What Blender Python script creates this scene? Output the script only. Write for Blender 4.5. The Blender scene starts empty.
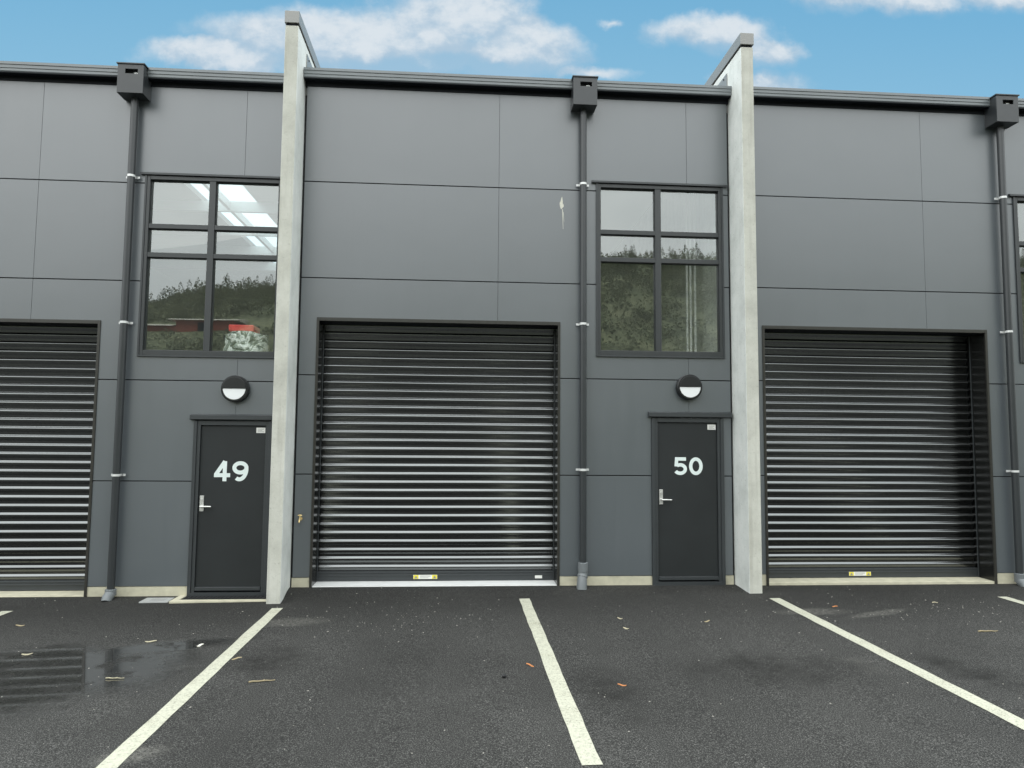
import bpy, math, random
import numpy as np
from mathutils import Vector, Matrix
random.seed(7)
rng = np.random.default_rng(11)
SC = bpy.context.scene
COL = SC.collection
R = math.radians

# ------------------------------------------------------------------ node helpers
class NT:
    """small helper for building node trees"""
    def __init__(s, tree):
        s.t = tree; s.n = tree.nodes; s.l = tree.links
    def new(s, typ, **kw):
        n = s.n.new(typ)
        for k, v in kw.items(): setattr(n, k, v)
        return n
    def put(s, sock, v):
        if v is None: return
        if isinstance(v, bpy.types.NodeSocket): s.l.new(v, sock)
        else: sock.default_value = v
    def math(s, op, a, b=None, c=None, clamp=False):
        n = s.new('ShaderNodeMath', operation=op, use_clamp=clamp)
        s.put(n.inputs[0], a); s.put(n.inputs[1], b); s.put(n.inputs[2], c)
        return n.outputs[0]
    def noise(s, vec, scale, detail=3, rough=.55, dim='3D', out='Fac', dist=0):
        n = s.new('ShaderNodeTexNoise', noise_dimensions=dim)
        s.put(n.inputs['Vector'], vec)
        n.inputs['Scale'].default_value = scale; n.inputs['Detail'].default_value = detail
        n.inputs['Roughness'].default_value = rough; n.inputs['Distortion'].default_value = dist
        return n.outputs[out]
    def ramp(s, fac, *stops):
        n = s.new('ShaderNodeValToRGB'); e = n.color_ramp.elements
        while len(e) < len(stops): e.new(.5)
        for q, (p, c) in zip(e, stops):
            q.position = p
            q.color = (c, c, c, 1) if isinstance(c, (int, float)) else (*c, 1)
        s.put(n.inputs[0], fac); return n.outputs[0]
    def smooth(s, v, a, b, lo=0., hi=1.):
        n = s.new('ShaderNodeMapRange', interpolation_type='SMOOTHSTEP')
        s.put(n.inputs['Value'], v)
        n.inputs['From Min'].default_value = a; n.inputs['From Max'].default_value = b
        n.inputs['To Min'].default_value = lo; n.inputs['To Max'].default_value = hi
        return n.outputs[0]
    def mix(s, f, a, b, blend='MIX'):
        n = s.new('ShaderNodeMix', data_type='RGBA', blend_type=blend)
        s.put(n.inputs[0], f)
        for i, v in ((6, a), (7, b)):
            s.put(n.inputs[i], (*v, 1) if isinstance(v, tuple) and len(v) == 3 else v)
        return n.outputs[2]
    def mapping(s, vec, scale=(1, 1, 1), loc=(0, 0, 0)):
        n = s.new('ShaderNodeMapping'); s.put(n.inputs[0], vec)
        n.inputs['Scale'].default_value = scale; n.inputs['Location'].default_value = loc
        return n.outputs[0]
    def xyz(s, vec):
        n = s.new('ShaderNodeSeparateXYZ'); s.put(n.inputs[0], vec); return n.outputs
    def bump(s, h, strength=.3, dist=.01):
        n = s.new('ShaderNodeBump'); s.put(n.inputs['Height'], h)
        s.put(n.inputs['Strength'], strength); n.inputs['Distance'].default_value = dist
        return n.outputs[0]

def material(name):
    m = bpy.data.materials.new(name); m.use_nodes = True
    t = NT(m.node_tree); b = m.node_tree.nodes['Principled BSDF']
    tc = t.new('ShaderNodeTexCoord')
    return m, t, b, tc.outputs['Object']

def geo_pos(t):
    return t.new('ShaderNodeNewGeometry').outputs['Position']

def plain(name, col, rough=.5, metal=0., spec=.5, var=.12, scale=6., bump=.0, bscale=60.):
    m, t, b, o = material(name)
    p = geo_pos(t)
    n1 = t.noise(p, scale, 4)
    f = t.math('MULTIPLY_ADD', n1, 2 * var, 1 - var)
    n = t.new('ShaderNodeVectorMath', operation='SCALE'); n.inputs[0].default_value = col; t.put(n.inputs['Scale'], f)
    t.put(b.inputs['Base Color'], n.outputs[0])
    t.put(b.inputs['Roughness'], t.math('MULTIPLY_ADD', t.noise(p, scale * 3, 3), .16, rough - .08, clamp=True))
    b.inputs['Metallic'].default_value = metal; b.inputs['Specular IOR Level'].default_value = spec
    if bump: t.put(b.inputs['Normal'], t.bump(t.noise(p, bscale, 3), bump, .004))
    return m

M = {}
def cladding_mat():
    m, t, b, o = material('painted_fibre_cement')
    p = geo_pos(t)
    big = t.noise(p, .55, 3)
    streak = t.noise(t.mapping(p, (5, 5, .35)), 2.2, 4)
    fine = t.noise(p, 140, 2)
    f = t.math('ADD', t.math('MULTIPLY', big, .18), t.math('MULTIPLY', streak, .07))
    f = t.math('ADD', f, t.math('MULTIPLY', fine, .10))
    f = t.math('ADD', f, .825)
    isl = t.new('ShaderNodeNewGeometry').outputs['Random Per Island']
    f = t.math('MULTIPLY', f, t.math('MULTIPLY_ADD', isl, .14, .93))
    grime = t.smooth(t.noise(t.mapping(p, (7, 7, .22)), 1.6, 5, .65), .56, .80, 0, .06)
    f = t.math('MULTIPLY', f, t.math('SUBTRACT', 1, grime))
    n = t.new('ShaderNodeVectorMath', operation='SCALE'); n.inputs[0].default_value = (.074, .0875, .0975); t.put(n.inputs['Scale'], f)
    t.put(b.inputs['Base Color'], n.outputs[0])
    r = t.math('ADD', t.math('MULTIPLY', streak, .08), t.math('MULTIPLY', big, .12))
    t.put(b.inputs['Roughness'], t.math('ADD', r, .27))
    b.inputs['Specular IOR Level'].default_value = 1.0; b.inputs['IOR'].default_value = 1.67
    h = t.math('ADD', t.math('MULTIPLY', t.noise(p, 1.3, 2), 1.0), t.math('MULTIPLY', fine, .012))
    t.put(b.inputs['Normal'], t.bump(h, .22, .012))
    return m
M['clad'] = cladding_mat()
M['back'] = plain('dark_wall_wrap', (.012, .013, .014), .8)
M['trim'] = plain('charcoal_trim', (.034, .039, .042), .42, spec=.6)
M['bronze'] = plain('dark_bronze_trim', (.030, .029, .025), .32, spec=.6)
M['liner'] = plain('black_reveal_lining', (.010, .0105, .010), .22, spec=.6)
M['frame'] = plain('charcoal_window_frame', (.030, .034, .036), .38, spec=.6)
M['door'] = plain('charcoal_door_paint', (.018, .021, .022), .52, spec=.4, var=.25, scale=2.5)
M['gutter'] = plain('grey_gutter_steel', (.17, .19, .20), .36, spec=.7, var=.15, scale=2.)
M['fascia'] = plain('black_fascia', (.007, .009, .013), .6, spec=.25)
M['pipe'] = plain('grey_downpipe', (.030, .034, .037), .33, spec=.6)
M['shoe'] = plain('grey_plastic_shoe', (.15, .165, .172), .45)
M['galv'] = plain('galvanised_clip', (.72, .73, .72), .38, metal=.25)
M['steel'] = plain('satin_steel', (.74, .74, .72), .32, metal=.65)
M['brass'] = plain('old_brass', (.75, .58, .28), .4, metal=.6)
M['plinth'] = plain('cream_concrete', (.50, .475, .36), .85, var=.35, scale=7, bump=.4)
M['sillwhite'] = plain('pale_concrete_sill', (.66, .67, .66), .75, var=.15, scale=7, bump=.2)
M['drain'] = plain('grey_drain_cover', (.33, .34, .335), .6, var=.2, scale=12)
M['white'] = plain('white_plastic', (.80, .82, .82), .4, var=.03)
M['number'] = plain('pale_number_vinyl', (.72, .80, .78), .5, var=.04)
M['sticker'] = plain('white_sticker', (.74, .74, .70), .5, var=.08, scale=60)
M['ink'] = plain('grey_print', (.25, .25, .25), .6)
M['yellow'] = plain('yellow_hazard', (.72, .62, .04), .5)
M['black'] = plain('black_plastic', (.010, .011, .012), .38)
M['capm'] = plain('grey_cap_metal', (.25, .25, .238), .34, spec=.7, var=.1, scale=3)
M['inner'] = plain('interior_lining', (.20, .20, .195), .8)
M['floor_in'] = plain('interior_concrete_floor', (.28, .27, .25), .8)
M['red'] = plain('red_plastic', (.75, .035, .03), .4)
M['redwall'] = plain('weathered_red_wall', (.50, .13, .075), .8, var=.35, scale=.8)
M['beige'] = plain('pale_sheet_roof', (.50, .46, .38), .6)
M['orange'] = plain('orange_dry_leaf', (.42, .17, .06), .8, var=.3, scale=60)
M['straw'] = plain('straw_twig', (.30, .25, .15), .85, var=.3, scale=60)
M['paleleaf'] = plain('bleached_leaf', (.36, .33, .23), .85, var=.3, scale=60)
M['grit'] = plain('pale_grit', (.30, .29, .26), .9, var=.4, scale=15)
M['lime'] = plain('lime_splash', (.62, .61, .53), .8, var=.2, scale=40)

def concrete_mat(name, k, drips=.42):
    m, t, b, o = material(name)
    p = geo_pos(t)
    mott = t.noise(p, 2.2, 6, .65)
    spots = t.noise(p, 38, 4, .6)
    drip = t.noise(t.mapping(p, (9, 9, .5)), 1.5, 4)
    c = t.ramp(mott, *k)
    c = t.mix(t.smooth(drip,   .50, .74, 0, drips), c, (.30, .295, .25))
    c = t.mix(t.smooth(spots, .60, .74, 0, .55), c, (.27, .265, .23))
    c = t.mix(t.smooth(t.noise(p, 110, 2), .55, .75, 0, .35), c, (.72, .71, .66))
    t.put(b.inputs['Base Color'], c); b.inputs['Roughness'].default_value = .82
    h = t.math('ADD', t.math('MULTIPLY', spots, -.6), t.math('MULTIPLY', t.noise(p, 120, 3), .5))
    t.put(b.inputs['Normal'], t.bump(h, .45, .006))
    return m
M['concrete'] = concrete_mat('precast_concrete_edge', ((.3, (.40, .40, .355)), (.52, (.51, .512, .455)), (.72, (.60, .602, .545))))
M['concrete_side_lit'] = concrete_mat('precast_concrete_side_lit', ((.3, (.58, .61, .58)), (.52, (.73, .76, .73)), (.72, (.82, .84, .81))), .12)  # paler copy for the sides, extra light put into the colour

def curtain_mat():
    m, t, b, o = material('black_roller_steel')
    p = geo_pos(t)
    n = t.noise(t.mapping(p, (.6, 6, 9)), 1.2, 4)
    f = t.math('MULTIPLY_ADD', n, .5, .75)
    v = t.new('ShaderNodeVectorMath', operation='SCALE'); v.inputs[0].default_value = (.165, .172, .173); t.put(v.inputs['Scale'], f)
    t.put(b.inputs['Base Color'], v.outputs[0])
    b.inputs['Metallic'].default_value = 1.0
    t.put(b.inputs['Roughness'], t.math('MULTIPLY_ADD', n, .12, .15))
    return m
M['curtain'] = curtain_mat()

def glass_mat():
    m, t, b, o = material('window_glass')
    t.n.remove(b)
    out = [n for n in t.n if n.type == 'OUTPUT_MATERIAL'][0]
    ge = t.new('ShaderNodeNewGeometry'); dt = t.new('ShaderNodeVectorMath', operation='DOT_PRODUCT')
    t.l.new(ge.outputs['Normal'], dt.inputs[0]); t.l.new(ge.outputs['Incoming'], dt.inputs[1])
    om = t.math('SUBTRACT', 1, t.math('ABSOLUTE', dt.outputs['Value']), clamp=True)
    frs = t.math('MULTIPLY_ADD', t.math('POWER', om, 5), .77, .23)            # same from both sides of the thin pane
    tr = t.new('ShaderNodeBsdfTransparent'); tr.inputs[0].default_value = (.95, .98, .96, 1)
    gl = t.new('ShaderNodeBsdfGlossy'); gl.inputs['Roughness'].default_value = .0
    gl.inputs[0].default_value = (.93, .97, .95, 1)
    p = geo_pos(t)
    nb = t.bump(t.noise(p, .9, 1), .05, .01)
    t.l.new(nb, gl.inputs['Normal'])
    mx = t.new('ShaderNodeMixShader')
    t.l.new(frs, mx.inputs[0]); t.l.new(tr.outputs[0], mx.inputs[1]); t.l.new(gl.outputs[0], mx.inputs[2])
    du = t.new('ShaderNodeBsdfDiffuse'); du.inputs[0].default_value = (.80, .82, .78, 1)      # pale veil painted in as haze over the reflections
    m2 = t.new('ShaderNodeMixShader'); t.put(m2.inputs[0], t.math('MULTIPLY_ADD', t.noise(p, 2.5, 4, .6), .02, .018))
    t.l.new(mx.outputs[0], m2.inputs[1]); t.l.new(du.outputs[0], m2.inputs[2])
    t.l.new(m2.outputs[0], out.inputs[0])
    return m
M['glass'] = glass_mat()

def translucent(name, col):
    m, t, b, o = material(name)
    t.n.remove(b); out = [n for n in t.n if n.type == 'OUTPUT_MATERIAL'][0]
    a = t.new('ShaderNodeBsdfTranslucent'); a.inputs[0].default_value = (*col, 1)
    d = t.new('ShaderNodeBsdfTransparent'); d.inputs[0].default_value = (*col, 1)
    mx = t.new('ShaderNodeMixShader'); mx.inputs[0].default_value = .45
    t.l.new(a.outputs[0], mx.inputs[1]); t.l.new(d.outputs[0], mx.inputs[2]); t.l.new(mx.outputs[0], out.inputs[0])
    return m
M['skylight'] = translucent('translucent_roof_sheet', (.60, .66, .67))

def wrap_mat():
    m, t, b, o = material('clear_plastic_wrap')
    p = geo_pos(t)
    n = t.noise(p, 6.5, 4, .6, dist=2.2)
    t.put(b.inputs['Base Color'], t.ramp(n, (.36, (.03, .05, .03)), (.46, (.30, .36, .31)), (.54, (.9, .94, .91))))
    b.inputs['Roughness'].default_value = .16; b.inputs['Metallic'].default_value = .10
    t.put(b.inputs['Normal'], t.bump(n, 1., .06))
    return m
M['wrap'] = wrap_mat()

def paint_mat():
    m, t, b, o = material('worn_line_paint')
    p = geo_pos(t)
    w = t.noise(p, 55, 4, .7); w2 = t.noise(p, 5, 3)
    c = t.ramp(w, (.32, (.20, .20, .16)), (.43, (.41, .41, .33)), (.64, (.51, .51, .41)))
    c = t.mix(t.smooth(w2, .5, .8, 0, .3), c, (.40, .39, .28))
    chip = t.math('ADD', t.noise(p, 130, 3, .7), t.math('MULTIPLY', t.math('SUBTRACT', w2, .5), .35))
    c = t.mix(t.smooth(chip, .60, .68, 0, .8), c, (.06, .06, .055))
    t.put(b.inputs['Base Color'], c); b.inputs['Roughness'].default_value = .75
    t.put(b.inputs['Normal'], t.bump(t.noise(p, 160, 2), .5, .004))
    return m
M['paint'] = paint_mat()

def asphalt_mat():
    m, t, b, o = material('asphalt')
    p = geo_pos(t)
    X, Y, Z = t.xyz(p)
    def blob(cx, cy, rx, ry, ang=0., soft=.5, warp=.35):
        ca, sa = math.cos(ang), math.sin(ang)
        dx = t.math('SUBTRACT', X, cx); dy = t.math('SUBTRACT', Y, cy)
        a = t.math('ADD', t.math('MULTIPLY', dx, ca / rx), t.math('MULTIPLY', dy, sa / rx))
        c = t.math('ADD', t.math('MULTIPLY', dx, -sa / ry), t.math('MULTIPLY', dy, ca / ry))
        r = t.math('SQRT', t.math('ADD', t.math('MULTIPLY', a, a), t.math('MULTIPLY', c, c)))
        r = t.math('ADD', r, t.math('MULTIPLY', t.math('SUBTRACT', wn, .5), warp * 4))
        return t.smooth(r, 1 + soft * .4, 1 - soft, 0, 1)
    wn = t.math('ADD', t.math('MULTIPLY', t.noise(p, 1.3, 6, .65), .75), t.math('MULTIPLY', t.noise(p, 14, 5, .7), .25))
    agg = t.noise(p, 105, 2, .6)
    agg2 = t.noise(p, 240, 2, .7)
    vor = t.new('ShaderNodeTexVoronoi'); t.put(vor.inputs['Vector'], p); vor.inputs['Scale'].default_value = 75
    tone = t.noise(p, .45, 5, .6)
    speck = t.math('ADD', t.math('MULTIPLY', agg, .42), t.math('MULTIPLY', agg2, .58))
    c = t.ramp(speck, (.38, (.003, .003, .003)), (.47, (.021, .021, .020)), (.55, (.055, .055, .052)), (.66, (.24, .238, .225)))
    c = t.mix(1., c, t.ramp(tone, (.3, .72), (.7, 1.25)), 'MULTIPLY')
    # pale dusty smears
    dust0 = blob(-2.0, -4.55, .22, .12, .3, .8)
    dust = t.math('MAXIMUM', blob(-1.75, -1.35, .42, .20, .1), blob(3.95, -1.42, .45, .16, 0))
    dust = t.math('MAXIMUM', dust, blob(4.6, -1.55, .5, .10, .4))
    dust = t.math('MAXIMUM', dust, t.smooth(t.noise(p, 1.1, 6, .7), .60, .78, 0, .7))
    c = t.mix(t.math('MULTIPLY', t.math('MAXIMUM', dust, dust0), t.smooth(t.noise(p, 30, 4, .7), .35, .65, .05, .42)), c, (.23, .225, .20))
    # damp, standing water, and shade painted along the wall
    wet = blob(-3.75, -3.05, 1.60, .98, .30, .45, .40)
    wet = t.math('MAXIMUM', wet, blob(-2.7, -2.15, .85, .22, .25, .6))
    damp_and_shade = t.math('MAXIMUM', blob(4.25, -3.6, .30, .80, .30, .8, .5), t.math('MULTIPLY', blob(2.6, -3.2, .75, .45, 0, .9, .6), .85))
    damp_and_shade = t.math('MAXIMUM', damp_and_shade, blob(-1.65, -2.7, .40, .55, .3, .9, .5))
    damp_and_shade = t.math('MAXIMUM', damp_and_shade, t.math('MULTIPLY', blob(1.15, -3.7, .28, .65, 0, .9, .6), .8))
    damp_and_shade = t.math('MULTIPLY', damp_and_shade, t.smooth(t.noise(p, 5, 7, .75), .36, .62, .25, 1))
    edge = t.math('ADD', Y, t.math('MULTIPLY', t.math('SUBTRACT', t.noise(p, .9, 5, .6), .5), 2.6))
    damp_and_shade = t.math('MAXIMUM', damp_and_shade, t.smooth(edge, -2.3, -.5, 0, .55))      # building shade painted as a darker strip by the wall
    damp_and_shade = t.math('MAXIMUM', damp_and_shade, t.math('MULTIPLY', wet, .8))
    c = t.mix(t.math('MULTIPLY', damp_and_shade, .80), c, (.008, .008, .007))  # darkens the damp patches and the painted wall shade alike
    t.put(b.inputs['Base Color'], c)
    wetr = t.math('MULTIPLY', wet, t.smooth(t.noise(p, 4, 5, .7), .34, .50, .12, 1))
    rough = t.math('SUBTRACT', .82, t.math('MULTIPLY', wetr, .74))
    rough = t.math('SUBTRACT', rough, t.math('MULTIPLY', damp_and_shade, .06), clamp=True)
    t.put(b.inputs['Roughness'], rough)
    b.inputs['Specular IOR Level'].default_value = .22
    t.put(b.inputs['Coat Weight'], t.math('MULTIPLY', wetr, 1.0)); b.inputs['Coat Roughness'].default_value = .03
    h = t.math('ADD', t.math('MULTIPLY', speck, .7), t.math('MULTIPLY', vor.outputs['Distance'], -.5))
    st = t.math('MULTIPLY_ADD', wetr, -.72, .75, clamp=True)
    t.put(b.inputs['Normal'], t.bump(h, st, .006))
    return m
M['asphalt'] = asphalt_mat()

def hill_mat():
    m, t, b, o = material('hillside_grass')
    p = geo_pos(t)
    c = t.ramp(t.math('ADD', t.math('MULTIPLY', t.noise(p, .25, 6, .7), .35), t.math('MULTIPLY', t.noise(p, 3.2, 4, .8), .65)), (.40, (.045, .06, .03)), (.49, (.14, .16, .08)), (.57, (.27, .27, .15)))
    t.put(b.inputs['Base Color'], c); b.inputs['Roughness'].default_value = .95
    return m
M['hill'] = hill_mat()
def leaf_mat():
    m, t, b, o = material('hillside_foliage')
    p = geo_pos(t)
    c = t.ramp(t.math('ADD', t.math('MULTIPLY', t.noise(p, .35, 5, .7), .5), t.math('MULTIPLY', t.noise(p, 2.6, 3, .7), .5)), (.36, (.075, .09, .055)), (.5, (.145, .165, .095)), (.62, (.25, .25, .15)))
    b.inputs['Roughness'].default_value = .8; t.put(b.inputs['Base Color'], c)
    tl = t.new('ShaderNodeBsdfTranslucent'); t.put(tl.inputs[0], c)
    mx = t.new('ShaderNodeMixShader'); mx.inputs[0].default_value = .5
    out = [n for n in t.n if n.type == 'OUTPUT_MATERIAL'][0]
    t.l.new(b.outputs[0], mx.inputs[1]); t.l.new(tl.outputs[0], mx.inputs[2]); t.l.new(mx.outputs[0], out.inputs[0])
    return m
M['leaf'] = leaf_mat()

# ------------------------------------------------------------------ mesh helpers
class MB:
    def __init__(s): s.v = []; s.f = []; s.mi = []; s.cur = 0
    def face(s, ids): s.f.append(ids); s.mi.append(s.cur)
    def box(s, x0, x1, y0, y1, z0, z1):
        n = len(s.v)
        s.v += [(x, y, z) for z in (z0, z1) for y in (y0, y1) for x in (x0, x1)]
        for q in ((0, 2, 3, 1), (4, 5, 7, 6), (0, 1, 5, 4), (2, 6, 7, 3), (0, 4, 6, 2), (1, 3, 7, 5)):
            s.face([n + i for i in q])
        return s
    def prism(s, prof, axis_pts):
        """prof: list of 2d points, axis_pts: function(p, k) for k = 0, 1 -> 3d"""
        n = len(s.v); m = len(prof)
        for k in (0, 1): s.v += [axis_pts(p, k) for p in prof]
        for i in range(m):
            j = (i + 1) % m; s.face([n + i, n + j, n + m + j, n + m + i])
        s.face([n + i for i in range(m)][::-1]); s.face([n + m + i for i in range(m)])
        return s
    def tube(s, pts, r, seg=14, cap=True):
        rs = r if isinstance(r, (list, tuple)) else [r] * len(pts)
        pts = [Vector(p) for p in pts]; rings = []
        ref = None
        for i, p in enumerate(pts):
            d = (pts[min(i + 1, len(pts) - 1)] - pts[max(i - 1, 0)]).normalized()
            if ref is None:
                ref = Vector((1, 0, 0)) if abs(d.x) < .8 else Vector((0, 1, 0))
            a = (ref - d * ref.dot(d)).normalized(); ref = a; b = d.cross(a)
            n = len(s.v); rings.append(n)
            for k in range(seg):
                th = 2 * math.pi * k / seg
                s.v.append(tuple(p + (a * math.cos(th) + b * math.sin(th)) * rs[i]))
        for u, w in zip(rings, rings[1:]):
            for k in range(seg):
                s.face([u + k, u + (k + 1) % seg, w + (k + 1) % seg, w + k])
        if cap:
            s.face([rings[0] + k for k in range(seg)][::-1]); s.face([rings[-1] + k for k in range(seg)])
        return s
    def panel(s, rect, holes, y0, y1):
        """flat slab (facing -Y) with rectangular openings; sides only on true edges"""
        X0, X1, Z0, Z1 = rect
        hs = [h for h in holes if h[0] < X1 and h[1] > X0 and h[2] < Z1 and h[3] > Z0]
        xs = sorted({X0, X1} | {min(max(v, X0), X1) for h in hs for v in h[:2]})
        zs = sorted({Z0, Z1} | {min(max(v, Z0), Z1) for h in hs for v in h[2:]})
        def solid(i, j):
            if i < 0 or j < 0 or i >= len(xs) - 1 or j >= len(zs) - 1: return False
            cx = (xs[i] + xs[i + 1]) / 2; cz = (zs[j] + zs[j + 1]) / 2
            return not any(h[0] < cx < h[1] and h[2] < cz < h[3] for h in hs)
        idx = {}
        def V(i, j, y):
            k = (i, j, y)
            if k not in idx: idx[k] = len(s.v); s.v.append((xs[i], y, zs[j]))
            return idx[k]
        for i in range(len(xs) - 1):
            for j in range(len(zs) - 1):
                if not solid(i, j): continue
                s.face([V(i, j, y0), V(i + 1, j, y0), V(i + 1, j + 1, y0), V(i, j + 1, y0)])
                s.face([V(i, j, y1), V(i, j + 1, y1), V(i + 1, j + 1, y1), V(i + 1, j, y1)])
                if not solid(i - 1, j): s.face([V(i, j, y1), V(i, j, y0), V(i, j + 1, y0), V(i, j + 1, y1)])
                if not solid(i + 1, j): s.face([V(i + 1, j, y0), V(i + 1, j, y1), V(i + 1, j + 1, y1), V(i + 1, j + 1, y0)])
                if not solid(i, j - 1): s.face([V(i, j, y1), V(i + 1, j, y1), V(i + 1, j, y0), V(i, j, y0)])
                if not solid(i, j + 1): s.face([V(i, j + 1, y0), V(i + 1, j + 1, y0), V(i + 1, j + 1, y1), V(i, j + 1, y1)])
        return s
    def build(s, name, mats, parent=None, bevel=0., smooth=False, loc=None):
        me = bpy.data.meshes.new(name); me.from_pydata(s.v, [], s.f); me.update()
        if not isinstance(mats, (list, tuple)): mats = [mats]
        for m in mats: me.materials.append(m)
        for p, k in zip(me.polygons, s.mi):
            p.material_index = k; p.use_smooth = smooth
        o = bpy.data.objects.new(name, me); COL.objects.link(o)
        if parent is not None: o.parent = parent
        if loc is not None: o.location = loc
        if bevel:
            b = o.modifiers.new('bevel', 'BEVEL'); b.width = bevel; b.segments = 2; b.limit_method = 'ANGLE'
        if smooth:
            try: me.set_sharp_from_angle(angle=R(35))
            except Exception: pass
        return o

def tag(o, label=None, cat=None, group=None, kind=None):
    if label: o['label'] = label
    if cat: o['category'] = cat
    if group: o['group'] = group
    if kind: o['kind'] = kind
    return o
def empty(name, loc=(0, 0, 0)):
    o = bpy.data.objects.new(name, None); o.location = loc; o.empty_display_size = .3; COL.objects.link(o); return o

# ------------------------------------------------------------------ ground
def zp(X):                       # forecourt falls gently to the left
    return min(-.055, -.103 + .0135 * (max(X, -12) - .75))
def zwall(X):
    return -.142 if X < -2.165 else (-.046 if X < 3.69 else -.06)
def ground_z(X, Y):
    a = zp(X)
    if Y <= -.46: return a
    k = min(1, (Y + .46) / .46); k = k * k * (3 - 2 * k)
    return a + (zwall(X) - a) * k
xs = [-900, -300, -100, -40, -20, -12, -8, -6, -4, -3, -2.24, -2.166, -2.164, -2.08, -1, 0, 1, 2, 3, 3.62, 3.689, 3.691, 3.78, 4.3, 4.305, 5, 6, 8, 12, 20, 40, 100, 300, 900]
ys = [-900, -300, -120, -60, -30, -20, -12, -9, -7, -5, -4, -3, -2, -1.4, -1, -.7, -.46, -.38, -.3, -.22, -.14, -.07, 0, .5, 3, 10, 30, 100, 300, 900]
g = MB()
for y in ys:
    for x in xs: g.v.append((x, y, ground_z(x, y)))
nx = len(xs)
for j in range(len(ys) - 1):
    for i in range(nx - 1):
        g.face([j * nx + i, j * nx + i + 1, (j + 1) * nx + i + 1, (j + 1) * nx + i])
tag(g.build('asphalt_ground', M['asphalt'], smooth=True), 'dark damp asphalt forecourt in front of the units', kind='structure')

def line(xc, w, y0, y1, lab):
    m = MB(); n = 24
    for k in range(n + 1):
        y = y0 + (y1 - y0) * k / n
        for s_ in (-1, 1):
            e = 0 if k in (0,) else random.uniform(-.004, .004)
            x = xc + s_ * w / 2 + e
            m.v.append((x, y, zp(x) + .004))
    for k in range(n):
        m.face([2 * k, 2 * k + 2, 2 * k + 3, 2 * k + 1])
    tag(m.build('parking_line', M['paint']), lab, kind='structure')
line(-5.09, .12, -.55, -6.2, 'white painted bay line left of door 49')
line(-2.05, .125, -.70, -6.2, 'white painted bay line running from the left concrete wall')
line(.81, .125, -.485, -4.93, 'white painted bay line in front of the middle roller door')
line(3.795, .13, -.75, -6.2, 'white painted bay line running from the right concrete wall')
line(6.635, .125, -.80, -6.2, 'white painted bay line at the far right')

# ------------------------------------------------------------------ shared builders
ZJ = (1.355, 2.612, 3.868, 5.135)          # horizontal panel joints above the unit's datum
ZTOP, ZBOT = 6.41, .075

def strokes(m, lines, w, y, closed=False, dy=.0004):
    """flat lettering strokes in the XZ plane"""
    for q, (pts, cl) in enumerate(lines):
        yy = y - q * dy
        n = len(pts); L = []; Rr = []
        for i in range(n):
            p = Vector(pts[i])
            a = Vector(pts[(i - 1) % n]) if (cl or i > 0) else None
            c = Vector(pts[(i + 1) % n]) if (cl or i < n - 1) else None
            d1 = (p - a).normalized() if a is not None else (c - p).normalized()
            d2 = (c - p).normalized() if c is not None else d1
            d = (d1 + d2).normalized(); nn = Vector((-d.y, d.x))
            k = w / 2 / max(.5, nn.dot(Vector((-d1.y, d1.x))))
            L.append(p + nn * k); Rr.append(p - nn * k)
        b = len(m.v)
        for i in range(n):
            for u in (L[i], Rr[i]): m.v.append((u.x, yy, u.y))
        for i in range(n if cl else n - 1):
            j = (i + 1) % n
            m.face([b + 2 * i, b + 2 * i + 1, b + 2 * j + 1, b + 2 * j])
def arc(cx, cz, rx, rz, a0, a1, n=28):
    return [(cx + rx * math.cos(R(a0 + (a1 - a0) * k / n)), cz + rz * math.sin(R(a0 + (a1 - a0) * k / n))) for k in range(n + 1)]
def digit(ch, w, h, s):
    """stroke lists in a box of width w and height h centred on the origin, pen width s"""
    a, b = w / 2 - s / 2, h / 2 - s / 2
    if ch == '0': return [(arc(0, 0, a, b, 0, 360, 40)[:-1], True)]
    if ch == '9':
        r = h * .315 - s / 2 + .004
        cz = h / 2 - r - s / 2
        ring = arc(0, cz, a, r, 0, 360, 40)[:-1]
        tail = arc(-a * .12, cz - .012, a * 1.12, b + cz - .012, 0, -118, 26)
        return [(ring, True), (tail, False)]
    if ch == '5':
        top = [(w / 2 - s * .35, h / 2 - s / 2), (-a * .72, h / 2 - s / 2)]
        stem = [(-a * .72, h / 2), (-a * .83, -.004)]
        rr = h * .335 - s / 2
        cz = -h / 2 + rr + s / 2
        bowl = arc(-.004, cz, a, rr, 128, -150, 34)
        return [(top, False), (stem, False), (bowl, False)]
    if ch == '4':
        z = -h / 2 + h * .30
        return [([(a * .42, h / 2 - .002), (-w / 2 + s * .42, z + s * .1)], False),
                ([(-w / 2, z), (w / 2, z)], False),
                ([(a * .42, h / 2), (a * .42, -h / 2)], False)]

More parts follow.
